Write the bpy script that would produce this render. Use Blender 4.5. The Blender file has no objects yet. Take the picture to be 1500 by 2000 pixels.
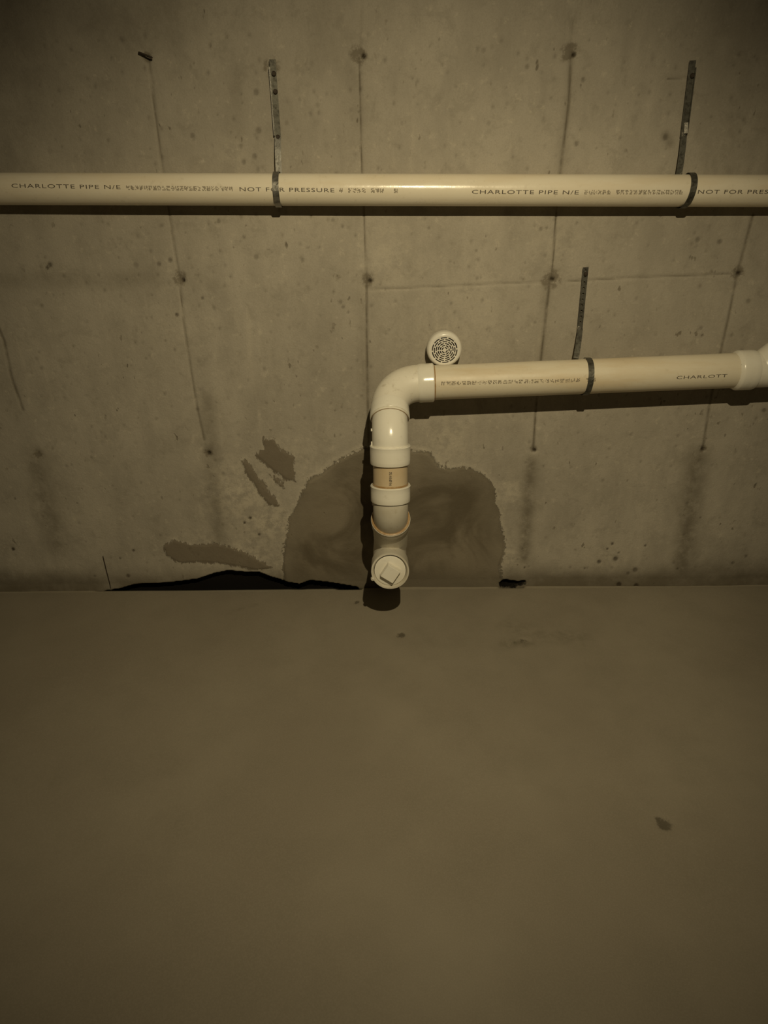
import bpy, math, random
import numpy as np
from mathutils import Vector, Matrix
random.seed(7)
rng = np.random.default_rng(11)
SC = bpy.context.scene
C = SC.collection

# ------------------------------------------------------------------ camera
FPX, PITCH, YAW, ROLL, CX, DIST, CH = 1300.0, .4619, -.0045, -.0119, .0617, 2.2969, 1.4855
def cam_axes():
    cy, sy, cp, sp = math.cos(YAW), math.sin(YAW), math.cos(PITCH), math.sin(PITCH)
    fw = Vector((sy*cp, cy*cp, -sp)); rt = Vector((cy, -sy, 0)); up = rt.cross(fw)
    cr, sr = math.cos(ROLL), math.sin(ROLL)
    return cr*rt+sr*up, -sr*rt+cr*up, fw
RT, UP, FW = cam_axes()
CAM = Vector((CX, -DIST, CH))
cd = bpy.data.cameras.new('camera'); cam = bpy.data.objects.new('camera', cd); C.objects.link(cam)
cd.sensor_fit = 'HORIZONTAL'; cd.sensor_width = 36; cd.lens = FPX/1500*36
cam.matrix_world = Matrix(((RT.x, UP.x, -FW.x, CAM.x), (RT.y, UP.y, -FW.y, CAM.y), (RT.z, UP.z, -FW.z, CAM.z), (0, 0, 0, 1)))
SC.camera = cam

# ------------------------------------------------------------------ world, lamps, exposure
W = bpy.data.worlds.new('world'); SC.world = W; W.use_nodes = True
W.node_tree.nodes['Background'].inputs[0].default_value = (1.0, .80, .50, 1)
W.node_tree.nodes['Background'].inputs[1].default_value = .012
LAMP = Vector((.32, -2.15, 2.38))
ld = bpy.data.lights.new('work_lamp', 'SPOT'); lo = bpy.data.objects.new('work_lamp', ld); C.objects.link(lo)
lo.location = LAMP
lo.rotation_euler = (Vector((.06, 0, .28))-LAMP).to_track_quat('-Z', 'Y').to_euler()
ld.color = (1.0, .84, .525); ld.energy = 150; ld.spot_size = math.radians(90); ld.spot_blend = 1.0; ld.shadow_soft_size = .012
vs = SC.view_settings
vs.view_transform = 'Standard'; vs.look = 'None'; vs.gamma = 1; vs.exposure = 0; vs.use_curve_mapping = False

# ------------------------------------------------------------------ helpers
def Pt(u, v, g=0.0):
    """photo pixel -> point on the vertical plane g metres in front of the wall"""
    d = RT*((u-750)/FPX) + UP*((1000-v)/FPX) + FW
    return CAM + d*((DIST-g)/d.y)
def Fl(u, v, z=0.0):
    d = RT*((u-750)/FPX) + UP*((1000-v)/FPX) + FW
    return CAM + d*((z-CH)/d.z)

def mesh_obj(name, verts, faces, mat, parent=None, smooth=True, angle=35):
    root = parent
    while root is not None and root.parent is not None: root = root.parent
    off = Vector(root.location) if root is not None else Vector((0, 0, 0))
    m = bpy.data.meshes.new(name)
    m.from_pydata([tuple(Vector(v)-off) for v in verts], [], faces); m.update()
    if smooth:
        m.polygons.foreach_set('use_smooth', [True]*len(m.polygons)); m.set_sharp_from_angle(angle=math.radians(angle))
    if mat: m.materials.append(mat)
    o = bpy.data.objects.new(name, m); C.objects.link(o)
    if parent is not None: o.parent = parent
    return o
def thing(name, label, cat, loc, group=None):
    o = bpy.data.objects.new(name, None); C.objects.link(o); o.location = loc; o.empty_display_size = .05
    o['label'] = label; o['category'] = cat
    if group: o['group'] = group
    return o

class Path:
    """poly-line with rounded corners, sampled by arc length"""
    def __init__(self, pts, rad):
        pts = [Vector(p) for p in pts]; self.P = []; self.mark = []
        s = 0; last = pts[0]; self.P.append((0, pts[0], (pts[1]-pts[0]).normalized()))
        for i in range(1, len(pts)-1):
            a = (pts[i]-pts[i-1]).normalized(); b = (pts[i+1]-pts[i]).normalized()
            th = a.angle(b); r = rad[i-1]; t = r*math.tan(th/2)
            A = pts[i]-a*t; s += (A-last).length; self.P.append((s, A, a)); s0 = s
            ax = a.cross(b).normalized(); cen = A + ax.cross(a)*r; n = 14
            for k in range(1, n+1):
                q = Matrix.Rotation(th*k/n, 3, ax)
                s = s0 + r*th*k/n; self.P.append((s, cen + q@(A-cen), q@a))
            self.mark.append((s0, s)); last = self.P[-1][1]
        s += (pts[-1]-last).length; self.P.append((s, pts[-1], (pts[-1]-pts[-2]).normalized())); self.L = s
    def at(self, s):
        P = self.P
        if s <= 0: return P[0][1]+P[0][2]*s, P[0][2]
        for i in range(len(P)-1):
            if s <= P[i+1][0]+1e-9:
                d = P[i+1][0]-P[i][0]; f = (s-P[i][0])/d if d > 1e-9 else 0
                return P[i][1].lerp(P[i+1][1], f), P[i][2].lerp(P[i+1][2], f).normalized()
        return P[-1][1]+P[-1][2]*(s-P[-1][0]), P[-1][2]
def sweep(path, prof, n=56, ref=Vector((0, -1, 0)), step=.012, cap=(False, False)):
    """prof: list of (s, r); returns verts, faces"""
    full = []
    for (s0, r0), (s1, r1) in zip(prof[:-1], prof[1:]):
        k = max(1, int(abs(s1-s0)/step))
        for j in range(k): full.append((s0+(s1-s0)*j/k, r0+(r1-r0)*j/k))
    full.append(prof[-1]); V = []; F = []
    N = ref
    for s, r in full:
        p, t = path.at(s)
        N = (N - t*N.dot(t))
        if N.length < 1e-4: N = t.orthogonal()
        N.normalize(); B = t.cross(N)
        for k in range(n):
            a = 2*math.pi*k/n; V.append(p+(N*math.cos(a)+B*math.sin(a))*r)
    for i in range(len(full)-1):
        for k in range(n):
            a, b = i*n+k, i*n+(k+1) % n; F.append((a, b, b+n, a+n))
    if cap[0]: F.append(tuple(reversed(range(n))))
    if cap[1]: F.append(tuple((len(full)-1)*n+k for k in range(n)))
    return V, F
def box(c, ax, h):
    """oriented box: centre, three axes, half sizes"""
    V = [c+ax[0]*(h[0]*i)+ax[1]*(h[1]*j)+ax[2]*(h[2]*k) for i in (-1, 1) for j in (-1, 1) for k in (-1, 1)]
    F = [(0, 1, 3, 2), (4, 6, 7, 5), (0, 4, 5, 1), (2, 3, 7, 6), (0, 2, 6, 4), (1, 5, 7, 3)]
    return V, F
def merge(*parts):
    V = []; F = []
    for v, f in parts:
        o = len(V); V += list(v); F += [tuple(i+o for i in q) for q in f]
    return V, F

# ------------------------------------------------------------------ materials
def newmat(name):
    m = bpy.data.materials.new(name); m.use_nodes = True
    nt = m.node_tree; return m, nt, nt.nodes['Principled BSDF']
class NB:
    def __init__(s, nt): s.nt = nt; s.tc = None
    def coord(s, scale=(1, 1, 1)):
        if s.tc is None: s.tc = s.nt.nodes.new('ShaderNodeTexCoord')
        mp = s.nt.nodes.new('ShaderNodeMapping'); mp.inputs['Scale'].default_value = scale
        s.nt.links.new(s.tc.outputs['Object'], mp.inputs['Vector']); return mp.outputs[0]
    def noise(s, sc, detail=4, rough=.6, scale=(1, 1, 1), dist=0):
        n = s.nt.nodes.new('ShaderNodeTexNoise'); n.inputs['Scale'].default_value = sc; n.inputs['Detail'].default_value = detail
        n.inputs['Roughness'].default_value = rough; n.inputs['Distortion'].default_value = dist
        s.nt.links.new(s.coord(scale), n.inputs['Vector']); return n.outputs[0]
    def attr(s, name):
        n = s.nt.nodes.new('ShaderNodeAttribute'); n.attribute_name = name; return n.outputs['Fac']
    def m(s, op, a, b=0.0, c=None, clamp=False):
        n = s.nt.nodes.new('ShaderNodeMath'); n.operation = op; n.use_clamp = clamp
        for i, x in enumerate((a, b, c)):
            if x is None: continue
            if isinstance(x, (int, float)): n.inputs[i].default_value = x
            else: s.nt.links.new(x, n.inputs[i])
        return n.outputs[0]
    def rng(s, x, a, b, lo=0.0, hi=1.0, smooth=True):
        n = s.nt.nodes.new('ShaderNodeMapRange'); n.interpolation_type = 'SMOOTHSTEP' if smooth else 'LINEAR'
        s.nt.links.new(x, n.inputs[0])
        for i, v in zip((1, 2, 3, 4), (a, b, lo, hi)): n.inputs[i].default_value = v
        return n.outputs[0]
    def mix(s, f, a, b, mode='MIX'):
        n = s.nt.nodes.new('ShaderNodeMix'); n.data_type = 'RGBA'; n.blend_type = mode
        for i, x in ((0, f), (6, a), (7, b)):
            if isinstance(x, (int, float)): n.inputs[i].default_value = x
            elif isinstance(x, tuple): n.inputs[i].default_value = (*x, 1)
            else: s.nt.links.new(x, n.inputs[i])
        return n.outputs[2]
    def bump(s, h, dist, strength=1.0, normal=None):
        n = s.nt.nodes.new('ShaderNodeBump'); n.inputs['Distance'].default_value = dist; n.inputs['Strength'].default_value = strength
        s.nt.links.new(h, n.inputs['Height'])
        if normal is not None: s.nt.links.new(normal, n.inputs['Normal'])
        return n.outputs[0]
    def link(s, o, i): s.nt.links.new(o, i)

def mat_wall():
    m, nt, b = newmat('poured_concrete'); n = NB(nt)
    base = n.mix(n.rng(n.noise(1.7, 5, .6), .35, .68), (.385, .350, .288), (.465, .424, .350))
    base = n.mix(n.rng(n.noise(9, 6, .65, (1, 1, .45)), .38, .72, 0, .55), base, (0.301, 0.273, 0.224))
    base = n.mix(n.rng(n.noise(15, 8, .75, dist=.4), .50, .66, 0, .34), base, (.25, .225, .18))
    base = n.mix(n.rng(n.noise(32, 6, .7), .55, .75, 0, .45), base, (0.630, 0.569, 0.455))
    base = n.mix(n.rng(n.noise(14, 3, .6, (1, 1, .12)), .60, .80, 0, .22), base, (0.665, 0.595, 0.473))       # faint vertical runs
    base = n.mix(n.rng(n.noise(260, 2, .5), .35, .75, 0, .20), base, (0.263, 0.228, 0.175))
    # little blow holes and flecks
    fl = n.m('MULTIPLY', n.rng(n.noise(46, 2, .55, (1, 1, .55)), .67, .75), n.rng(n.noise(5, 3, .6), .42, .62))
    base = n.mix(n.m('MULTIPLY', fl, .75), base, (0.149, 0.126, 0.088))
    lime = n.m('MULTIPLY', n.attr('lime'), n.rng(n.noise(24, 9, .8), .42, .58))
    base = n.mix(n.m('MULTIPLY', lime, .55), base, (0.647, 0.586, 0.464))
    # damp streaks, form seams, rust round the ties
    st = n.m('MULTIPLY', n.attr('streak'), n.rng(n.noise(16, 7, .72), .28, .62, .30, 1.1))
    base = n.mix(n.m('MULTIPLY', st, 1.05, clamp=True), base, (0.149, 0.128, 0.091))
    se = n.m('MULTIPLY', n.attr('seam'), n.rng(n.noise(9, 4, .7), .30, .58, .15, 1))
    base = n.mix(n.m('MULTIPLY', se, 1.15, clamp=True), base, (.095, .078, .050))
    ha = n.rng(n.m('MULTIPLY', n.attr('halo'), n.rng(n.noise(60, 5, .7), .3, .7, .35, 1.5)), .22, .8)
    base = n.mix(n.m('MULTIPLY', ha, .68), base, (0.140, 0.116, 0.079))
    # trowelled patch and mortar smears: ragged edges from noise on a distance field
    rag = n.m('ADD', n.m('MULTIPLY', n.m('SUBTRACT', n.noise(20, 9, .82), .5), .105), n.m('MULTIPLY', n.m('SUBTRACT', n.noise(120, 4, .7), .5), .016))
    sd = n.m('ADD', n.attr('patch'), rag)
    pm = n.rng(sd, .0025, -.0025)
    pc = n.mix(n.rng(n.noise(4.5, 4, .6, dist=.6), .35, .68), (.120, .098, .064), (.240, .205, .148))
    pc = n.mix(n.rng(n.attr('patch'), -.02, -.10, .40, 0), pc, (0.263, 0.231, 0.175))
    base = n.mix(n.m('MULTIPLY', pm, .97), base, pc)
    rim = n.m('MULTIPLY', n.rng(sd, .0, .004), n.rng(sd, .022, .006))
    base = n.mix(n.m('MULTIPLY', rim, .20), base, (0.630, 0.569, 0.446))
    rag2 = n.m('ADD', n.m('MULTIPLY', n.m('SUBTRACT', n.noise(26, 8, .8, (1.5, 1, .8), .8), .5), .085), n.m('MULTIPLY', n.m('SUBTRACT', n.noise(110, 4, .7), .5), .02))
    sm = n.rng(n.m('ADD', n.attr('smear'), rag2), .0022, -.0022)
    base = n.mix(n.m('MULTIPLY', sm, .88), base, (0.175, 0.144, 0.102))
    # damp foot of the wall
    ft = n.m('MULTIPLY', n.attr('foot'), n.rng(n.noise(5, 5, .6), .25, .6, .5, 1.1))
    base = n.mix(n.m('MULTIPLY', ft, .80, clamp=True), base, (0.140, 0.119, 0.084))
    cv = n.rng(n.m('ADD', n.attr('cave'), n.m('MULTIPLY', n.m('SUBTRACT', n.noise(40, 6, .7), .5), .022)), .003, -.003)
    base = n.mix(cv, base, (.006, .0045, .003))  # damp and deep shade of the undercut, painted in as near-black
    pit = n.m('MULTIPLY', n.attr('pit'), 1.0, clamp=True)
    base = n.mix(pit, base, (0.052, 0.040, 0.025))
    n.link(base, b.inputs['Base Color'])
    n.link(n.m('SUBTRACT', .88, n.m('MULTIPLY', pm, .12)), b.inputs['Roughness'])
    b.inputs['Specular IOR Level'].default_value = .25
    h = n.m('ADD', n.m('MULTIPLY', n.noise(30, 8, .65), .6), n.m('MULTIPLY', n.noise(170, 3, .6), .25))
    h = n.m('SUBTRACT', h, n.m('MULTIPLY', fl, .5))
    h = n.m('ADD', h, n.m('MULTIPLY', pm, .35)); h = n.m('ADD', h, n.m('MULTIPLY', sm, .2))
    n.link(n.bump(h, .0035, .8), b.inputs['Normal'])
    return m
def mat_floor():
    m, nt, b = newmat('slab_concrete'); n = NB(nt)
    base = n.mix(n.rng(n.noise(1.3, 4, .55), .32, .70), (0.232, 0.201, 0.150), (0.279, 0.246, 0.186))
    base = n.mix(n.rng(n.noise(7, 5, .6), .40, .75, 0, .35), base, (0.203, 0.180, 0.132))
    base = n.mix(n.rng(n.noise(300, 2, .5), .35, .75, 0, .16), base, (0.390, 0.345, 0.270))
    ed = n.rng(n.m('ADD', n.attr('edge'), n.m('MULTIPLY', n.noise(26, 5, .7), .35)), .75, 1.0)
    base = n.mix(n.m('MULTIPLY', ed, .35), base, (0.405, 0.360, 0.270))
    sp = n.rng(n.m('MULTIPLY', n.attr('spot'), n.rng(n.noise(55, 5, .7), .3, .7, .4, 1.5)), .2, .75)
    base = n.mix(n.m('MULTIPLY', sp, .75), base, (0.075, 0.063, 0.041))
    sg = n.m('MULTIPLY', n.attr('smudge'), n.rng(n.noise(22, 6, .7), .35, .65))
    base = n.mix(n.m('MULTIPLY', sg, .60), base, (0.112, 0.099, 0.063))
    base = n.mix(n.rng(n.attr('gap'), .1, .5), base, (.012, .009, .006))  # shade down in the slab gap put into the colour
    n.link(base, b.inputs['Base Color']); b.inputs['Roughness'].default_value = .72
    b.inputs['Specular IOR Level'].default_value = .3
    h = n.m('ADD', n.m('MULTIPLY', n.noise(16, 6, .6), .7), n.m('MULTIPLY', n.noise(230, 2, .6), .2))
    n.link(n.bump(h, .002, .6), b.inputs['Normal'])
    return m
def mat_pvc(name, col, stain, amt, rough, scale=(1, 5, 5), speck=.25):
    m, nt, b = newmat(name); n = NB(nt)
    base = n.mix(n.rng(n.noise(3.2, 5, .65, scale), .40, .70, 0, amt), col, stain)
    base = n.mix(n.rng(n.noise(38, 5, .7), .56, .78, 0, speck), base, (.36, .29, .19))
    base = n.mix(n.rng(n.noise(120, 3, .6), .70, .78, 0, speck*1.4), base, (.12, .09, .06))
    n.link(base, b.inputs['Base Color'])
    n.link(n.rng(n.noise(14, 5, .6), .3, .75, rough, rough+.14), b.inputs['Roughness'])
    b.inputs['Coat Weight'].default_value = 0
    n.link(n.bump(n.noise(90, 3, .6), .0006, .35), b.inputs['Normal'])
    return m
def mat_plain(name, col, rough, metal=0.0, var=.3, vcol=None, sc=60):
    m, nt, b = newmat(name); n = NB(nt)
    c2 = vcol or tuple(x*.45 for x in col)
    n.link(n.mix(n.rng(n.noise(sc, 5, .65), .4, .7, 0, var), col, c2), b.inputs['Base Color'])
    b.inputs['Roughness'].default_value = rough; b.inputs['Metallic'].default_value = metal
    n.link(n.bump(n.noise(sc*2, 3, .6), .0006, .5), b.inputs['Normal'])
    return m
M_WALL = mat_wall(); M_FLOOR = mat_floor()
M_PIPE = mat_pvc('cream_pvc_pipe', (.84, .77, .62), (.74, .62, .43), .45, .16)
M_PIPE2 = mat_pvc('stained_pvc_pipe', (.76, .69, .54), (.66, .53, .34), .6, .40)
M_STUB = mat_pvc('tan_pvc_pipe', (.66, .54, .36), (.54, .40, .23), .8, .40, (1, 1, 1))
M_FIT = mat_pvc('white_pvc_fitting', (.85, .82, .72), (.74, .67, .53), .4, .15, (1, 1, 1), .25)
M_FITD = mat_pvc('dusty_pvc_fitting', (.68, .64, .54), (.48, .43, .32), .7, .34, (1, 1, 1), .55)
M_FITD2 = mat_pvc('scuffed_pvc_fitting', (.82, .78, .67), (.68, .61, .47), .6, .40, (1, 1, 1), .55)
M_GLUE = mat_plain('amber_glue', (.36, .22, .09), .4, 0, .7, (.55, .42, .25), 40)
M_INK = mat_plain('black_ink', (.075, .062, .045), .7, 0, .5, (.22, .18, .13), 300)
M_INK2 = mat_plain('faded_ink', (.22, .185, .13), .7, 0, .6, (.36, .31, .23), 300)
M_CAP = mat_pvc('white_vent_plastic', (.84, .81, .73), (.74, .69, .58), .4, .18, (1, 1, 1), .12)
M_VENT_SHADE = mat_plain('vent_inside_shade', (.035, .025, .015), .9)  # pale plastic cup coloured dark to stand for the shade behind the grille
M_GALV = mat_plain('galvanised_steel', (.30, .29, .26), .42, .75, .8, (.10, .095, .075), 70)
M_GALVD = mat_plain('dull_steel_strap', (.15, .145, .12), .5, .7, .8, (.05, .045, .035), 80)
M_SHINE = mat_plain('bright_steel', (.62, .60, .55), .30, .85, .6, (.25, .23, .19), 90)
M_GLARE = mat_plain('glare_plate_steel', (.42, .40, .35), .40, .8, .8, (.14, .13, .11), 130)
M_RUST = mat_plain('rusty_steel', (.055, .040, .027), .7, .3, .6)

# ------------------------------------------------------------------ wall and floor
def seg_d(X, Z, a, b):
    ax, az = a; bx, bz = b; dx, dz = bx-ax, bz-az; L = dx*dx+dz*dz+1e-12
    t = np.clip(((X-ax)*dx+(Z-az)*dz)/L, 0, 1); return np.hypot(X-ax-t*dx, Z-az-t*dz), t
def poly_sdf(X, Z, P):
    d = np.full(X.shape, 9.0); ins = np.zeros(X.shape, bool)
    for i in range(len(P)):
        a, b = P[i], P[(i+1) % len(P)]
        d = np.minimum(d, seg_d(X, Z, a, b)[0])
        c = ((a[1] > Z) != (b[1] > Z)); xx = a[0]+(Z-a[1])*(b[0]-a[0])/((b[1]-a[1]) or 1e-9)
        ins ^= c & (X < xx)
    return np.where(ins, -d, d)
def polyline_d(X, Z, P):
    d = np.full(X.shape, 9.0)
    for a, b in zip(P[:-1], P[1:]): d = np.minimum(d, seg_d(X, Z, a, b)[0])
    return d
def w2(pts): return [(Pt(u, v).x, Pt(u, v).z) for u, v in pts]
def f2(pts): return [(Fl(u, v).x, Fl(u, v).y) for u, v in pts]
def axis(lo, f0, f1, hi, fine, coarse):
    a = np.linspace(lo, f0, max(2, int((f0-lo)/coarse)+1))[:-1] if f0 > lo else np.array([])
    b = np.linspace(f0, f1, int((f1-f0)/fine)+1)
    c = np.linspace(f1, hi, max(2, int((hi-f1)/coarse)+1))[1:] if hi > f1 else np.array([])
    return np.concatenate([a, b, c])
def grid_obj(name, A, B, P3, attrs, mat, skirt):
    """A,B axes; P3 (na*nb,3) positions of the seen face; skirt: offset vector of the back face"""
    na, nb = len(A), len(B); N = na*nb
    i, j = np.meshgrid(np.arange(na-1), np.arange(nb-1), indexing='ij'); a = (i*nb+j).ravel()
    quads = np.stack([a, a+nb, a+nb+1, a+1], 1)
    cr = np.array([0, (na-1)*nb, N-1, nb-1])
    back = P3[cr]+np.array(skirt)
    V = np.concatenate([P3, back]); nv = len(V)
    loops = list(quads.ravel()); tot = [4]*len(quads)
    e = [np.arange(0, N, nb), np.arange((na-1)*nb, N), np.arange(N-1, -1, -nb), np.arange(nb-1, -1, -1)]
    for k, ed in enumerate(e):
        f = [int(x) for x in ed[::-1]] + [N+k, N+(k+1) % 4]; loops += f; tot.append(len(f))
    loops += [N+3, N+2, N+1, N]; tot.append(4)
    m = bpy.data.meshes.new(name)
    m.vertices.add(nv); m.vertices.foreach_set('co', V.astype(np.float32).ravel())
    m.loops.add(len(loops)); m.loops.foreach_set('vertex_index', np.array(loops, np.int32))
    tot = np.array(tot, np.int32); m.polygons.add(len(tot))
    m.polygons.foreach_set('loop_start', np.concatenate([[0], np.cumsum(tot)[:-1]]).astype(np.int32))
    sm = np.ones(len(tot), bool); sm[-5:] = False
    m.update(calc_edges=True); m.polygons.foreach_set('use_smooth', sm); m.validate()
    for k, v in attrs.items():
        at = m.attributes.new(k, 'FLOAT', 'POINT'); at.data.foreach_set('value', np.concatenate([v, np.full(4, v.min() if k not in ('patch', 'smear', 'cave') else 1.0)]).astype(np.float32))
    m.materials.append(mat)
    o = bpy.data.objects.new(name, m); C.objects.link(o); o['kind'] = 'structure'
    return o
def lowfreq(X, Z, amp, fs, seed):
    r = np.random.default_rng(seed); o = np.zeros(X.shape)
    for f in fs:
        for _ in range(5):
            th = r.uniform(0, 6.28); k = f*r.uniform(.7, 1.4)
            o += amp/f*np.sin(k*(X*math.cos(th)+Z*math.sin(th))+r.uniform(0, 6.28))
    return o
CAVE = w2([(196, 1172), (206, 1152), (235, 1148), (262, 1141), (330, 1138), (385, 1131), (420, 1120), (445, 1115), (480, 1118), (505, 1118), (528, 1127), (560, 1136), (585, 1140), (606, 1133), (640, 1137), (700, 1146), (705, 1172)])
def build_wall():
    A = axis(-2.9, -1.60, 1.66, 3.0, .0043, .06); B = axis(-.07, -.07, 2.10, 2.62, .0043, .06)
    X, Z = np.meshgrid(A, B, indexing='ij'); X = X.ravel(); Z = Z.ravel()
    D = lowfreq(X, Z, .005, (2, 5, 11), 3)          # D > 0 : towards the room
    D += lowfreq(X, Z, .006, (40, 80), 5)*.25
    wob = lowfreq(X, Z, .10, (25, 60, 130), 9)*.6
    # main trowelled patch
    patch = w2([(556, 1152), (552, 1100), (556, 1060), (568, 1010), (585, 975), (600, 942), (628, 925), (655, 902), (690, 884), (730, 872), (800, 880), (838, 886), (858, 912), (880, 918), (905, 912), (935, 922), (960, 945), (968, 970), (972, 1000), (980, 1035), (986, 1060), (984, 1085), (976, 1105), (985, 1152)])
    sp = poly_sdf(X, Z, patch)
    sm = np.full(X.shape, 1.0)
    for P in ([(514, 858), (534, 857), (552, 880), (574, 894), (572, 915), (579, 943), (560, 938), (540, 925), (520, 908), (498, 890), (515, 878)],
              [(466, 896), (484, 904), (498, 922), (512, 945), (528, 965), (545, 980), (543, 990), (528, 988), (510, 972), (498, 950), (482, 928)],
              [(318, 1068), (340, 1056), (385, 1066), (425, 1064), (470, 1076), (500, 1092), (530, 1110), (500, 1114), (450, 1104), (400, 1098), (350, 1100), (325, 1086)],
              [(528, 930), (545, 938), (556, 956), (540, 948)]):
        sm = np.minimum(sm, poly_sdf(X, Z, w2(P)))
    # undercut at the foot of the wall where the slab has shrunk away
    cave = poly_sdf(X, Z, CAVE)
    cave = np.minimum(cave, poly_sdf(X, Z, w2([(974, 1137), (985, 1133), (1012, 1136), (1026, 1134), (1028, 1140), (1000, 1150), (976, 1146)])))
    foot = np.clip(1-Z/.13, 0, 1)**1.3*.9 + np.exp(-((Z-.02)/.05)**2)*.4*(np.abs(X) < 9)
    # seams
    seam = np.zeros(X.shape); S = lambda v: np.clip(v, 0, 1)
    cols = [([(288, 105), (300, 200), (312, 300), (328, 400), (340, 480), (350, 545), (357, 620)], .0022, .65),
            ([(357, 620), (372, 720), (385, 800), (398, 860)], .0034, .55),
            ([(702, 112), (706, 300), (711, 430), (716, 548)], .0024, .75), ([(716, 548), (716, 650), (718, 780), (720, 870)], .0036, .75),
            ([(1116, 110), (1112, 200), (1102, 280), (1094, 345)], .0040, .70), ([(1094, 345), (1086, 430), (1078, 545)], .0026, .85),
            ([(1075, 545), (1065, 630), (1056, 710), (1047, 800), (1042, 878)], .0040, .75),
            ([(1470, 420), (1440, 535), (1415, 650), (1403, 705), (1385, 790), (1372, 872)], .0044, .62),
            ([(-20, 600), (8, 665), (22, 735), (45, 800)], .0044, .60),
            ([(722, 566), (800, 563), (900, 558), (1060, 551)], .0016, .38), ([(1110, 550), (1250, 542), (1350, 538), (1425, 535)], .0018, .50),
            ([(1305, 153), (1348, 151)], .0016, .65), ([(706, 0), (702, 105)], .003, .15), ([(1120, 40), (1116, 105)], .002, .25)]
    ridge = np.zeros(X.shape)
    for P, w, s in cols:
        Q = w2(P); d = polyline_d(X+wob*.01, Z, Q); seam = np.maximum(seam, s*np.exp(-(d/w)**2)); ridge = np.maximum(ridge, np.exp(-(d/.004)**2))
    D -= ridge*.0028
    # soft damp streaks
    streak = np.zeros(X.shape)
    for P, w, s in (([(1036, 905), (1034, 960), (1030, 1010), (1024, 1090)], .028, .70), ([(1068, 560), (1062, 640), (1052, 760)], .018, .22),
                    ([(1360, 890), (1352, 960), (1342, 1030), (1330, 1110)], .045, .68), ([(405, 780), (412, 900), (420, 980), (428, 1060)], .026, .42),
                    ([(72, 900), (90, 980), (112, 1060)], .050, .55), ([(0, 548), (120, 545), (230, 548), (300, 540)], .028, .28), ([(700, 560), (712, 700), (722, 850)], .022, .20),
                    ([(1115, 120), (1104, 250), (1095, 340)], .014, .22), ([(355, 400), (390, 545)], .03, .08), ([(690, 140), (690, 250)], .06, .18),
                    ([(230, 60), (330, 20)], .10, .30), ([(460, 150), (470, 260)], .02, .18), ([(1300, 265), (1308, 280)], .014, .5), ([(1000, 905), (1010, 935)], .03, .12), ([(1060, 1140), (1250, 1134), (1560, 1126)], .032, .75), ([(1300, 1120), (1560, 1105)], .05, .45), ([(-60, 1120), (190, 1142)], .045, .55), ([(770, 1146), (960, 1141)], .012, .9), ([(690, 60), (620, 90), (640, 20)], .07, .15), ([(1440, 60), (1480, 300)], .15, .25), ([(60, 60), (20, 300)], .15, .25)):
        d = polyline_d(X, Z, w2(P)); streak = np.maximum(streak, s*np.exp(-(d/w)**2))
    # ties: a shallow patched dish, a dark off-centre hole
    halo = np.zeros(X.shape); pit = np.zeros(X.shape)
    def blob(u, v, r, h=0, p=0, depth=0, el=1.0):
        nonlocal D
        c = Pt(u, v); d = np.hypot((X-c.x)+wob*r*.25, (Z-c.z)/el)*1.0*(1+wob*1.2)
        g = np.exp(-(d/r)**2)
        if h: halo[:] = np.maximum(halo, h*g)
        if p: pit[:] = np.maximum(pit, p*np.clip(1.35*np.exp(-(d/r)**4), 0, 1))
        D = D - depth*g
    for u, v, r in ((700, 106, .026), (1113, 101, .028), (350, 543, .026), (718, 547, .024), (1076, 545, .034), (1440, 533, .024), (405, 886, .018), (1042, 878, .014), (1371, 876, .016), (74, 886, .020), (530, 130, .026), (287, 110, .016)):
        blob(u, v, r, h=1.0, depth=.004)
    for u, v, r in ((760, 546, .014), (690, 550, .013), (660, 543, .018), (1020, 543, .015), (1046, 547, .012), (1135, 548, .012), (1390, 530, .012), (385, 540, .015), (735, 108, .012)):
        blob(u, v, r, h=.48, depth=.0012)
    for u, v in ((710, 109), (1122, 106), (357, 548), (722, 549), (1080, 546), (1444, 534), (407, 887), (1045, 881), (1372, 877)):
        blob(u, v, .0060, p=1, depth=.012)
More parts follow.
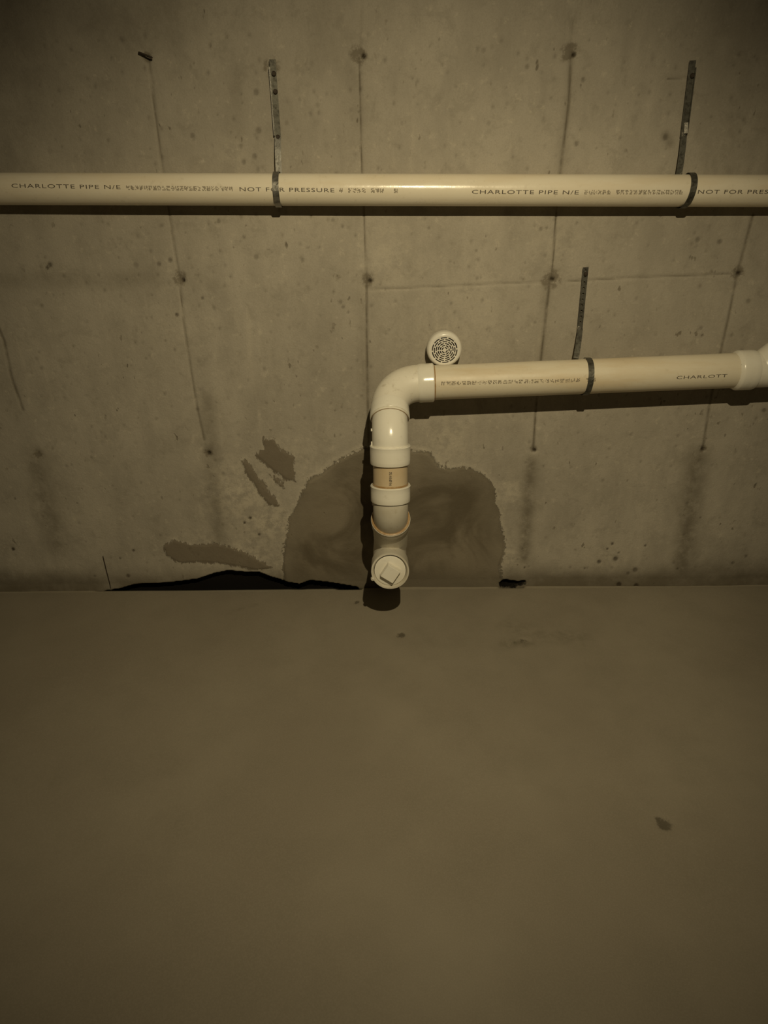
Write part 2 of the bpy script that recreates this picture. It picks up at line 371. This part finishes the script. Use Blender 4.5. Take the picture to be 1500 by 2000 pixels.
    for u, v, r, p in ((97, 517, .010, .7), (92, 523, .007, .8), (332, 508, .009, .55), (310, 516, .009, .45), (265, 518, .012, .28), (345, 615, .008, .7), (395, 582, .007, .5), (285, 700, .006, .3), (293, 712, .01, .0),
                       (476, 463, .007, .35), (427, 432, .008, .45), (27, 1071, .009, .9), (260, 1076, .007, .85), (234, 1091, .006, .6), (250, 1125, .010, .7), (185, 1125, .006, .5), (488, 1013, .008, .85), (477, 1022, .007, .85), (506, 1045, .007, .8), (420, 900, .006, .3),
                       (1170, 1097, .011, .75), (1202, 1091, .013, .75), (1196, 1062, .007, .8), (1186, 1072, .006, .7), (1208, 1079, .006, .6), (1240, 1112, .014, .6), (1226, 1119, .009, .5), (1260, 1065, .006, .8), (1142, 1110, .006, .6), (1367, 1010, .005, .5), (1430, 1098, .009, .5), (1456, 1085, .008, .5), (1322, 1109, .006, .5),
                       (1025, 1110, .005, .9), (1208, 1140, .014, .95), (1241, 1142, .014, .95), (1490, 800, .010, .5), (1140, 155, .008, .45), (1127, 280, .009, .40), (1300, 268, .010, .45), (1030, 130, .008, .35), (945, 98, .008, .25), (500, 180, .011, .38), (505, 255, .011, .38), (497, 305, .010, .38), (476, 316, .009, .4), (375, 265, .009, .4), (470, 285, .008, .35),
                       (560, 240, .008, .22), (620, 205, .009, .22), (955, 240, .008, .25), (785, 240, .007, .2), (1368-300, 445, .006, .4), (1057, 447, .008, .4), (1362, 468, .010, .40), (1405, 472, .010, .45), (1460, 588, .010, .35), (930, 490, .007, .3), (838, 445, .006, .35), (590, 508, .009, .35), (500, 502, .010, .35), (650, 430, .008, .35), (500, 900, .01, .0), (1152, 350, .007, .3),
                       (665, 590, .009, .35), (670, 600, .007, .45), (680, 610, .006, .4), (1045, 630, .006, .3), (1368, 640, .008, .35), (1370, 655, .006, .4), (1448, 655, .004, .3)):
        blob(u, v, r*.72, p=p, depth=.0035*p, el=1.1)
    for _ in range(800):                               # scattered shallow pock marks
        u, v = rng.uniform(60, 1480), rng.uniform(60, 1120)
        if v > 860 and 540 < u < 1000: continue
        c = Pt(u, v); r = rng.uniform(.0022, .0052); k = (np.abs(X-c.x) < .02) & (np.abs(Z-c.z) < .02)
        g = np.exp(-(((X[k]-c.x)**2+((Z[k]-c.z)/1.3)**2)/r**2)); pit[k] = np.maximum(pit[k], rng.uniform(.10, .42)*g); D[k] -= .0016*g
    lime = np.zeros(X.shape)
    for u, v, r, s in ((470, 960, .14, 1.), (520, 1020, .12, 1.), (560, 900, .10, .7), (400, 1080, .09, .8), (480, 1090, .12, .9), (870, 860, .10, .7), (1000, 960, .06, .8), (1000, 1090, .05, 1.), (330, 650, .09, .3), (450, 300, .05, .4), (900, 640, .2, .3), (1190, 1090, .07, .6), (760, 500, .12, .4), (1090, 470, .08, .4), (590, 1000, .06, .8)):
        c = Pt(u, v); lime = np.maximum(lime, s*np.exp(-(((X-c.x)**2+(Z-c.z)**2)/r**2)))
    rag = wob*.03
    inp = np.clip(-(sp+rag*.5)/.008, 0, 1); D += inp*(.004 + .004*lowfreq(X, Z, 1, (9, 20), 21)*0)
    D += inp*lowfreq(X, Z, .010, (8, 18), 33)
    D += np.clip(-(sm+rag*.6)/.006, 0, 1)*.0025
    D += np.exp(-((sp-.006)/.008)**2)*.0018*(sp > 0)
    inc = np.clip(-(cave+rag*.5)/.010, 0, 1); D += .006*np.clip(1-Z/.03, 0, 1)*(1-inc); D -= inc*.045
    D += lowfreq(X, Z, .02, (30, 70), 44)*np.clip(1-Z/.12, 0, 1)*.5
    P3 = np.stack([X, -D, Z], 1)
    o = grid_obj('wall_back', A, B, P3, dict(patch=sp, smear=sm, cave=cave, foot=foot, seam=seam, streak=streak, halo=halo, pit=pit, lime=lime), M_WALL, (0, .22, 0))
    return o
def build_floor():
    A = axis(-2.9, -1.25, 1.45, 3.0, .009, .08); B = axis(-4.6, -2.0, .06, .06, .0085, .08)
    X, Y = np.meshgrid(A, B, indexing='ij'); X = X.ravel(); Y = Y.ravel()
    H = lowfreq(X, Y, .0022, (3, 7), 61)
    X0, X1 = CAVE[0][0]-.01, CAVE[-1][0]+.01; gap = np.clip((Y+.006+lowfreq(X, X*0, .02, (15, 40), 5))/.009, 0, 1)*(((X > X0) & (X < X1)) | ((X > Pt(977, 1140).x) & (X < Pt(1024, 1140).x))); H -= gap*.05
    spot = np.zeros(X.shape); smu = np.zeros(X.shape); wob = lowfreq(X, Y, .1, (40, 90), 71)
    for u, v, r, s in ((783, 1240, .017, 1.), (1297, 1608, .018, 1.2), (1290, 1600, .013, .9), (697, 1176, .014, .8), (641, 1175, .004, .8), (1315, 1612, .008, .6), (1005, 1255, .012, .5), (1023, 1252, .016, .7)):
        c = Fl(u, v); g = s*np.exp(-(((X-c.x)**2+(Y-c.y)**2)*(1+wob)/r**2)); spot = np.maximum(spot, g)
    H -= np.clip(spot, 0, 1)*.003
    for P, w, s in (([(1000, 1225), (1045, 1240), (1130, 1242)], .05, .55), ([(990, 1258), (1030, 1255)], .03, .8), ([(450, 1195), (500, 1180)], .010, .5), ([(820, 1235), (850, 1260)], .02, .2), ([(1240, 1870), (1300, 1880)], .03, .1)):
        smu = np.maximum(smu, s*np.exp(-(polyline_d(X, Y, f2(P))/w)**2))
    edge = np.clip(1+(Y+.005)/.045, 0, 1)
    sm2 = gap
    P3 = np.stack([X, Y, H-.001], 1)
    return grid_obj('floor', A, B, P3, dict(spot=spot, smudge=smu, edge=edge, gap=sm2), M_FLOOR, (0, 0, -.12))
build_wall(); build_floor()

# ------------------------------------------------------------------ lettering printed round a pipe
def text_mesh(s):
    cu = bpy.data.curves.new('t', 'FONT'); cu.body = s; cu.size = 1; cu.space_character = 1.12; cu.resolution_u = 3
    o = bpy.data.objects.new('t', cu); C.objects.link(o); bpy.context.view_layer.update()
    me = bpy.data.meshes.new_from_object(o.evaluated_get(bpy.context.evaluated_depsgraph_get()))
    V = [v.co.copy() for v in me.vertices]; F = [tuple(p.vertices) for p in me.polygons]
    bpy.data.objects.remove(o); bpy.data.curves.remove(cu); bpy.data.meshes.remove(me)
    x0 = min(v.x for v in V); x1 = max(v.x for v in V); y0 = min(v.y for v in V); y1 = max(v.y for v in V)
    return [((v.x-x0)/(x1-x0), (v.y-y0)/(y1-y0)-.5) for v in V], F
def code_mesh(nch, seed):
    """illegible ink-jet coding: rows of small dots"""
    r = random.Random(seed); V = []; F = []
    for c in range(nch):
        if r.random() < .05: continue
        for i in range(4):
            for j in range(5):
                if r.random() < .62:
                    x = (c+.12+i*.2)/nch; y = j/5-.4; w = .085/nch; h = .085; o = len(V)
                    V += [(x-w, y-h), (x+w, y-h), (x+w, y+h), (x-w, y+h)]; F.append((o, o+1, o+2, o+3))
    return V, F
def wrap(name, vf, p0, p1, R, height, a0, a1, mat, parent, up=Vector((0, 0, 1)), out=Vector((0, -1, 0)), label=None):
    """lay unit text from p0 to p1 (points on the axis); a0,a1: angle above the outward direction in degrees"""
    V, F = vf; W3 = []
    for x, y in V:
        a = math.radians(a0+(a1-a0)*x)+y*height/R
        W3.append(p0.lerp(p1, x)+(out*math.cos(a)+up*math.sin(a))*(R+.0004))
    o = mesh_obj(name, W3, F, mat, parent, smooth=False)
    if mat is M_INK2 or parent.name.startswith('pipe.'): o['kind'] = 'stuff'
    if label: o['label'] = label
    return o

# ------------------------------------------------------------------ upper pipe
R3 = .0445; G3 = .052
ua, ub = Pt(0, 369, G3), Pt(1500, 373, G3); dm = (Pt(750, 373.5, G3))
d3 = (ub-ua).normalized()
def on3(u):                                              # axis point of the upper pipe seen at column u
    x = Pt(u, 371, G3).x; return Vector((x, -G3, ua.z+(ub.z-ua.z)*(x-ua.x)/(ub.x-ua.x)))
PA, PB = on3(-520), on3(1980)
up_pipe = thing('drain_pipe', 'long straight cream plastic pipe running level across upper wall', 'pipe', (0, -G3, PA.z))
pth = Path([PA, PB], [])
V, F = sweep(pth, [(0, R3-.006), (0, R3), (pth.L, R3), (pth.L, R3-.006)], 64, step=.05)
# small sag along its length as in the photo
mesh_obj('pipe', V, F, M_PIPE, up_pipe)
def t3(s, u0, u1, a0, a1, h=.0108, mat=M_INK, vf=None):
    def X3(u):
        x = Pt(u, 371, G3+R3).x; return PA.lerp(PB, (x-PA.x)/(PB.x-PA.x))
    wrap('printed_lettering', vf or text_mesh(s), X3(u0), X3(u1), R3, h, a0, a1, mat, up_pipe)
t3('CHARLOTTE PIPE N/E', 24, 236, 12, 8)
t3('', 247, 456, 6, 3, .012, M_INK2, code_mesh(24, 1))
t3('NOT FOR PRESSURE', 468, 653, 2, -1)
t3('', 662, 778, -1, -2, .012, M_INK2, code_mesh(13, 2))
t3('CHARLOTTE PIPE N/E', 922, 1131, -5, -6)
t3('', 1142, 1336, -5, -4, .012, M_INK2, code_mesh(22, 3))
t3('NOT FOR PRESSURE', 1364, 1549, -3, -2)

# ------------------------------------------------------------------ lower drain line
R4 = .0572; RH = .0655; G4 = .100; SX = 1
pr = Pt(1437, 723.5, G4); pl = Pt(845, 747.5, G4)
dh = (pl-pr).normalized()                                # runs to the left, falling
x0 = Pt(762.5, 930, .28).x
P0 = pl + dh*((x0-pl.x)/dh.x)                            # corner of the quarter bend
def dirn(phi):                                           # phi below horizontal, outwards from the wall
    p = math.radians(phi); return Vector((0, -math.cos(p), -math.sin(p)))
a1, a2, a3, ar = dirn(35), dirn(80), dirn(125), dirn(170)
P1 = P0+a1*.200; P2 = P1+a2*.264
W3_ = P2+a3*.30                                          # where the wye branch meets the run
line = thing('sewer_pipe', 'cream plastic drain line bending down from right to round cleanout plug', 'pipe', (W3_.x, 0, 0))
def hub(path, s0, s1, rin, rout, lip=.003):
    return sweep(path, [(s0-.010, rin), (s0-.003, rout-.002), (s0, rout-.0006), (s0+lip, rout), (s1-lip, rout), (s1-.0007, rout-.001), (s1, rout-.0022), (s1, rin-.0005)], 64)
def bead(path, s, r, w=.0035):
    return sweep(path, [(s-w, r), (s-w*.4, r+.0018), (s+w*.4, r+.0016), (s+w, r)], 56)
# right-hand end: a wye whose branch climbs to the right
climb = (Vector((.70, -.10, .70))).normalized()
xw = Pt(1488, 722, G4).x; WC = pr+dh*((xw-pr.x)/dh.x)
right = Path([pr+dh*.05, pr-dh*1.0], []); upb = Path([WC, WC+climb*.60], [])
# long horizontal pipe
ph = Path([pr-dh*.04, pl+dh*.04], [])
V, F = sweep(ph, [(0, R4), (ph.L, R4)], 64, step=.04); hp = mesh_obj('pipe', V, F, M_PIPE2, line)
wl = (WC-pr).length+.05
elr = mesh_obj('wye', *merge(sweep(right, [(.055, R4+.002), (wl+.13, R4+.0025)], 64), sweep(upb, [(0, R4+.002), (.20, R4+.0025)], 64)), M_FIT, line)
mesh_obj('hub', *hub(right, .05, .104, R4, RH), M_FIT, elr)
mesh_obj('hub', *hub(right, wl+.12, wl+.18, R4, RH), M_FIT, elr)
mesh_obj('hub', *hub(upb, .19, .25, R4, RH), M_FIT, elr)
mesh_obj('pipe', *sweep(right, [(wl+.17, R4), (right.L, R4), (right.L, R4-.006)], 64, step=.05), M_PIPE, line)
mesh_obj('pipe', *sweep(upb, [(.24, R4), (.60, R4), (.60, R4-.006)], 64, step=.05), M_PIPE, line)
mesh_obj('glue_bead', *bead(right, .048, R4), M_GLUE, elr)
# quarter bend
qb = Path([pl-dh*.06, P0, P0+a1*.20], [.098])
q0, q1 = qb.mark[0]; hb = .06
V, F = sweep(qb, [(.062, R4+.003), (q0, R4+.0045), (q1, R4+.0045), (q1+.05, R4+.0045)], 64)
eb = mesh_obj('elbow', V, F, M_FITD2, line)
h0 = q0-.052
mesh_obj('hub', *merge(sweep(qb, [(h0, R4-.0005), (h0, RH-.003), (h0+.003, RH-.0008), (h0+.047, RH-.0008), (h0+.052, RH-.003), (h0+.056, R4+.004)], 64)), M_FIT, eb)
mesh_obj('hub', *sweep(qb, [(q1-.006, R4+.004), (q1+.002, RH-.002), (q1+.040, RH), (q1+.043, RH-.0015), (q1+.043, R4-.001)], 64), M_FIT, eb)
mesh_obj('glue_bead', *bead(qb, h0-.001, R4), M_GLUE, eb)
mesh_obj('glue_bead', *bead(qb, q1+.0455, R4+.0022, .005), M_GLUE, eb)
T1 = P0+a1*(.098+.043)                                   # mouth of the quarter bend
# street eighth bend, hub below
sb = Path([T1-a1*.03, P1, P1+a2*.16], [.085])
sq0, sq1 = sb.mark[0]; sP1 = (sq0+sq1)/2
b1 = sweep(sb, [(0, R4+.0012), (sP1+.072, R4+.0012)], 64, step=.006)
e1 = mesh_obj('elbow', *b1, M_FIT, line)
def marks(pairs, e):                                     # little moulded marks standing proud on the side
    for s, path, side, L in pairs:
        p, t = path.at(s); ex = Vector((side, 0, 0)); v, f = box(p+ex*(R4+.0022), (ex, t, ex.cross(t)), (.0022, L, .005))
        mesh_obj('moulded_mark', v, f, M_FIT, e, smooth=False)
marks([(sP1-.012, sb, -1, .0045), (sP1+.030, sb, -1, .006)], e1)
def u_hub(path, s0, s1): return sweep(path, [(s0, R4), (s0, RH-.001), (s0+.003, RH+.001), (s0+.006, RH), (s1-.004, RH), (s1-.001, RH-.0012), (s1, RH-.003), (s1, R4-.0006)], 64)
vert = Path([P1, P2], [])
mesh_obj('hub', *u_hub(vert, .038, .100), M_FIT, e1)
# short stained pipe
stub = mesh_obj('pipe', *sweep(vert, [(.09, R4-.0006), (.19, R4-.0006)], 64, step=.02), M_STUB, line)
stub['label'] = 'short tan stained pipe between two white hubs'
# second eighth bend turning back to the wall
nb = Path([P2-a2*.10, P2, P2+a3*.12], [.075]); n0, n1 = nb.mark[0]
e2 = mesh_obj('elbow', *sweep(nb, [(.05, R4+.0012), (n1+.05, R4+.0012)], 64, step=.006), M_FITD, line)
mesh_obj('hub', *u_hub(vert, .170, .226), M_FIT, e2)
mesh_obj('glue_bead', *bead(vert, .168, R4), M_GLUE, e2)
marks([(.10-.03, nb, -1, .006)], e2)
# wye: branch from above, run from plug into the wall
PF = W3_-(-ar)*0
PLUG = Pt(762, 1116, .342)                                # centre of the plug face
run = Path([PLUG, PLUG - Vector((0, ar.y, -ar.z))*0 + Vector((0, math.cos(math.radians(10)), -math.sin(math.radians(10))))*.50], [])
rd = (run.P[-1][1]-PLUG).normalized()
B0 = P2+a3*.048                                           # mouth of the branch
br = Path([B0, B0+a3*.30], [])
V1 = sweep(br, [(.045, RH-.004), (.19, R4+.003)], 64)
V2 = sweep(run, [(.078, RH-.006), (.20, R4+.004), (.30, R4+.004), (.325, R4+.003)], 64)
wy = mesh_obj('wye', *merge(V1, V2), M_FITD, line)
mesh_obj('hub', *sweep(br, [(0, R4-.0005), (0, RH-.001), (.002, RH+.0015), (.005, RH+.0005), (.040, RH), (.048, RH-.005)], 64), M_FITD, wy)
mesh_obj('glue_bead', *sweep(br, [(.0, R4), (-.0022, R4+.0015), (-.0026, R4+.0055), (-.0012, RH), (.0, RH)], 64), M_GLUE, wy)
mesh_obj('hub', *sweep(run, [(.012, R4-.002), (.002, R4+.0022), (0, R4+.0028), (0, RH-.0006), (.002, RH), (.078, RH), (.084, RH-.007)], 64), M_FITD, wy)
mesh_obj('pipe', *sweep(run, [(.30, R4), (.338, R4)], 48), M_PIPE, line)
pg = mesh_obj('cleanout_plug', *sweep(run, [(.006, .0015), (.0062, R4-.006), (.0075, R4-.0035), (.02, R4-.003)], 64, cap=(True, False)), M_FIT, line)
rx = Vector((1, 0, 0)); ru = rx.cross(rd).normalized()
th = math.radians(-33)
ex = rx*math.cos(th)+ru*math.sin(th); eu = -rx*math.sin(th)+ru*math.cos(th)
Cn = PLUG + rd*.006 + ru*(-.004) + rx*.001
Vn = []; 
for k, (sx, dz) in enumerate(((.0262, 0), (.0246, -.022), (.0232, -.0240))):
    for i, j in ((-1, -1), (1, -1), (1, 1), (-1, 1)): Vn.append(Cn+ex*(sx*i)+eu*(sx*j)+rd*dz)
Fn = [(0, 1, 5, 4), (1, 2, 6, 5), (2, 3, 7, 6), (3, 0, 4, 7), (4, 5, 9, 8), (5, 6, 10, 9), (6, 7, 11, 10), (7, 4, 8, 11), (8, 9, 10, 11)]
mesh_obj('plug_nut', Vn, Fn, M_FIT, pg, smooth=False)
# blob of old glue on the rim
bc = PLUG - rx*.060 - ru*.028 + rd*.004
gp = Path([bc-rd*.008, bc+rd*.008, bc+rd*.014-ru*.012], [.002])
mesh_obj('glue_blob', *sweep(gp, [(0, .001), (.002, .006), (.010, .0078), (.018, .006), (.026, .001)], 12, step=.003), M_FITD, wy)
# lettering on the lower line
def on4(u, g=G4+R4): x = Pt(u, 735, g).x; return pr+dh*((x-pr.x)/dh.x)
wrap('printed_lettering', code_mesh(30, 4), on4(862), on4(1166), R4, .012, 12, 4, M_INK2, hp)
wrap('printed_lettering', text_mesh('CHARLOTT'), on4(1322), on4(1420), R4, .0102, 0, 0, M_INK, hp)
pvt = vert.at(.115)[0]; pvb = vert.at(.162)[0]
wrap('printed_lettering', code_mesh(4, 9), pvt, pvb, R4-.0006, .009, 0, 0, M_INK, stub, up=Vector((1, 0, 0)), out=Vector((0, -a2.z, a2.y)).normalized()*1.0 if False else Vector((0, -math.sin(math.radians(80)), math.cos(math.radians(80)))))

# ------------------------------------------------------------------ round vent cap
VG = .066; vc = Pt(868.5, 684, VG)
vent = thing('vent_cap', 'round white louvred vent cap on concrete above the lower pipe', 'vent', (vc.x, 0, vc.z))
RV = .0590
vp = Path([Vector((vc.x, -VG, vc.z)), Vector((vc.x, -.004, vc.z))], [])
mesh_obj('collar', *sweep(vp, [(.030, RV-.006), (.062, RV-.006)], 56), M_CAP, vent)
prof = [(.0008, RV*.745), (.0, RV*.80), (.0006, RV*.86), (.003, RV*.925), (.0075, RV*.975), (.014, RV*.998), (.018, RV), (.034, RV), (.036, RV-.003), (.036, RV-.007)]
mesh_obj('rim', *sweep(vp, prof, 72, step=.004), M_CAP, vent, angle=50)
def grille():
    n = 180; r_in = .004; V = []; F = []
    slots = [.0085, .0150, .0215, .0280, .0345, .0410]; sw = .0018; RO = RV*.745
    edges = [0.0]; kinds = []
    for r in slots: kinds.append(('solid', 0)); edges.append(r-sw); kinds.append(('slot', len(edges))); edges.append(r+sw)
    kinds.append(('solid', 0)); edges.append(RO)
    cnt = [4, 7, 8, 9, 10, 10]; si = 0
    def vid(r, k, z): V.append(Vector((vc.x+r*math.cos(2*math.pi*k/n), -VG+.0008+z, vc.z+r*math.sin(2*math.pi*k/n)))); return len(V)-1
    for b in range(len(kinds)):
        e0, e1 = max(edges[b], .0004), edges[b+1]
        if kinds[b][0] == 'slot':
            ns = cnt[si]; gap = int(.0030/(e0+e1)*2*n/(2*math.pi))+1; off = (si*11) % n; si += 1; per = n/ns
            solid = [((k-off) % per) < gap for k in range(n)]
        else: solid = [True]*n
        f = [[vid(r, k, z) for k in range(n)] for r in (e0, e1) for z in (0, .0022)]
        for k in range(n):
            if not solid[k]: continue
            k2 = (k+1) % n
            F.append((f[0][k], f[0][k2], f[2][k2], f[2][k]))
            F.append((f[1][k], f[3][k], f[3][k2], f[1][k2]))
            F.append((f[2][k], f[2][k2], f[3][k2], f[3][k])); F.append((f[0][k2], f[0][k], f[1][k], f[1][k2]))
            if not solid[k-1]: F.append((f[0][k], f[2][k], f[3][k], f[1][k]))
            if not solid[k2]: F.append((f[0][k2], f[1][k2], f[3][k2], f[2][k2]))
    return V, F
mesh_obj('grille', *grille(), M_CAP, vent, smooth=False)
mesh_obj('inner_cup', *sweep(vp, [(.016, .0008), (.016, RV*.80), (.004, RV*.80)], 48, cap=(True, False)), M_VENT_SHADE, vent)

# ------------------------------------------------------------------ metal hanger straps
def strip(pts, width, pitch, hr, th, side, holes=True):
    """perforated flat band along points; side(t)-> width direction; returns verts, faces"""
    pts = [Vector(p) for p in pts]; cum = [0]
    for a, b in zip(pts[:-1], pts[1:]): cum.append(cum[-1]+(b-a).length)
    L = cum[-1]
    def at(s):
        s = min(max(s, 0), L)
        for i in range(len(pts)-1):
            if s <= cum[i+1]+1e-9:
                f = (s-cum[i])/max(1e-9, cum[i+1]-cum[i]); return pts[i].lerp(pts[i+1], f), (pts[i+1]-pts[i]).normalized()
    nC = max(1, round(L/pitch)); pc = L/nC; V = []; F = []
    def P(s, w, layer):
        p, t = at(s); sd = side(s/L); sd = (sd-t*sd.dot(t)).normalized(); nn = t.cross(sd); V.append(p+sd*w+nn*(th*layer)); return len(V)-1
    hw = width/2
    for c in range(nC):
        s0 = c*pc; s1 = s0+pc; sm = (s0+s1)/2
        O = [(s0, -hw), (sm, -hw), (s1, -hw), (s1, 0), (s1, hw), (sm, hw), (s0, hw), (s0, 0)]
        H = [(sm+hr*math.cos(a), hr*math.sin(a)) for a in [math.radians(x) for x in (225, 270, 315, 0, 45, 90, 135, 180)]]
        o = [[P(s, w, l) for s, w in O] for l in (0, 1)]
        if holes:
            h = [[P(s, w, l) for s, w in H] for l in (0, 1)]
            for k in range(8):
                k2 = (k+1) % 8
                F += [(o[1][k], o[1][k2], h[1][k2], h[1][k]), (o[0][k2], o[0][k], h[0][k], h[0][k2]), (h[0][k], h[1][k], h[1][k2], h[0][k2])]
        else:
            F += [(o[1][7], o[1][3], o[1][4], o[1][5], o[1][6]), (o[1][0], o[1][1], o[1][2], o[1][3], o[1][7]), (o[0][6], o[0][5], o[0][4], o[0][3], o[0][7]), (o[0][7], o[0][3], o[0][2], o[0][1], o[0][0])]
        for k in (0, 1, 4, 5): F.append((o[0][k], o[0][k+1], o[1][k+1], o[1][k]))
        if c == 0: F += [(o[0][6], o[0][7], o[1][7], o[1][6]), (o[0][7], o[0][0], o[1][0], o[1][7])]
        if c == nC-1: F += [(o[0][2], o[0][3], o[1][3], o[1][2]), (o[0][3], o[0][4], o[1][4], o[1][3])]
    return V, F
def screw(c, parent, r=.0062, mat=M_RUST):
    p = Path([Vector((c.x, c.y+.016, c.z)), Vector((c.x, c.y-.005, c.z))], [])
    v, f = sweep(p, [(0, .002), (.0158, .002), (.016, r*1.1), (.0178, r*1.1), (.0182, r), (.021, r*.82)], 12, cap=(True, True))
    mesh_obj('screw', v, f, mat, parent, smooth=False)
def hanger(label, top, mid, bot, gp, Rp, axp, screws, wmat, lmat, flange=0, x_off=0, wall_holes=True, group=None, tab=None):
    """top/mid: pixels of the wall piece; bot: where the loop meets the pipe; axp: axis point of the pipe"""
    A = Pt(*top, .0075); B = Pt(*mid, .0085)
    t = thing('pipe_strap', label, 'strap', (B.x, 0, B.z), group)
    side = lambda s: Vector((1, 0, 0))
    mesh_obj('wall_band', *strip([A.lerp(B, k/6) for k in range(7)], .0185, .0185, .0030, .0012, lambda s: Vector((1, 0, 0)), wall_holes), wmat, t, smooth=False)
    if flange:
        dirv = (B-A).normalized(); e = Vector((flange*.0098, -.003, 0))
        v, f = box((A*.92+B*.08).lerp(B, .48)+e, (Vector((1, 0, 0)), dirv, Vector((0, 1, 0))), (.0014, (B-A).length*.43, .0035))
        mesh_obj('folded_edge', v, f, M_SHINE if flange < 0 else wmat, t, smooth=False)
    # leg from the lower screw down behind the crown of the pipe, then a band folded over and round it
    Rr = Rp+.0024; S = Vector((B.x, -.0115, B.z+.006)); lx = Pt(*bot, gp).x
    on = lambda a, x: Vector((x, -gp-Rr*math.cos(a), axp.z+Rr*math.sin(a)))
    T = on(math.radians(112), lx)
    pts = [S.lerp(T, k/6)+Vector((0, -.004*math.sin(math.pi*k/6), 0)) for k in range(7)]+[on(math.radians(a), lx) for a in (124, 140, 158)]
    v, f = strip(pts, .0185, .0125, .0022, .0011, lambda s: Vector((1, 0, 0)), False)
    mesh_obj('leg_band', v, f, lmat, t, smooth=False)
    n = 26; pts = [on(math.radians(118-(118+170)*k/n)+0, axp.x+x_off*math.cos(math.pi*.5*min(1, k/(n*.62)))) for k in range(n+1)]
    Rr += .0015
    pts = [on(math.radians(118-(118+170)*k/n), axp.x+x_off*math.cos(math.pi*.5*min(1, k/(n*.62)))) for k in range(n+1)]
    v, f = strip(pts, .0185, .0125, .0022, .0011, lambda s: Vector((1, 0, 0)), False)
    mesh_obj('loop_band', v, f, lmat, t, smooth=False)
    if tab:                                                # plate added to give the strap its glare by the lower screw
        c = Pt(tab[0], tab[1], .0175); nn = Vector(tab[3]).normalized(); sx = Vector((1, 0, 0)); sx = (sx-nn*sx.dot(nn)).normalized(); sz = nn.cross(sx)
        v, f = box(c, (sx, sz, nn), (.0050, tab[2], .0006)); mesh_obj('glare_plate', v, f, M_GLARE, t, smooth=False)['label'] = 'bright plate added for the glare on the strap'
    for u, vv, mt in screws:
        c = Pt(u, vv, .0105); screw(c, t, mat=mt)
    return t
hanger('galvanised hanger strap with bright folded edge, leftmost on long upper pipe', (532, 116), (543, 272), (543, 338), G3, R3, on3(543), [(535, 144, M_RUST), (538, 179, M_RUST), (543, 268, M_RUST)], M_GALVD, M_GALV, flange=-1, x_off=.0, wall_holes=False)
hanger('galvanised hanger strap on long upper pipe near right edge of picture', (1353, 118), (1334, 268), (1331, 338), G3, R3, on3(1337), [(1352, 148, M_RUST), (1336, 262, M_SHINE)], M_GALVD, M_GALVD, flange=1, x_off=.012, wall_holes=False, tab=(1340, 250, .015, (-.20, -1, .34)))
hanger('dark perforated hanger strap holding the lower sloping pipe', (1144, 522), (1132, 645), (1129, 698), G4, R4, on4(1143, G4), [(1144, 535, M_RUST), (1131, 641, M_SHINE)], M_GALVD, M_GALVD, flange=0, x_off=.004)

# ------------------------------------------------------------------ small things on the wall
def wire(name, label, pts, r, mat):
    t = Path(pts, [.004]*(len(pts)-2)); v, f = sweep(t, [(0, r*.6), (.002, r), (t.L-.002, r), (t.L, r*.5)], 8, step=.02, cap=(True, True))
    o = mesh_obj(name, v, f, mat); o['label'] = label; o['category'] = 'wire'; return o
wire('form_wire', 'thin dark wire standing against left wall foot beside black gap', [Pt(201, 1086, .006), Pt(208, 1115, .007), Pt(214, 1138, .007), Fl(217, 1154, -.004)], .0016, M_RUST)
wire('form_tie', 'short rusty form tie end sticking out at top left of wall', [Pt(270, 102, .006), Pt(298, 113, .009)], .0028, M_RUST)
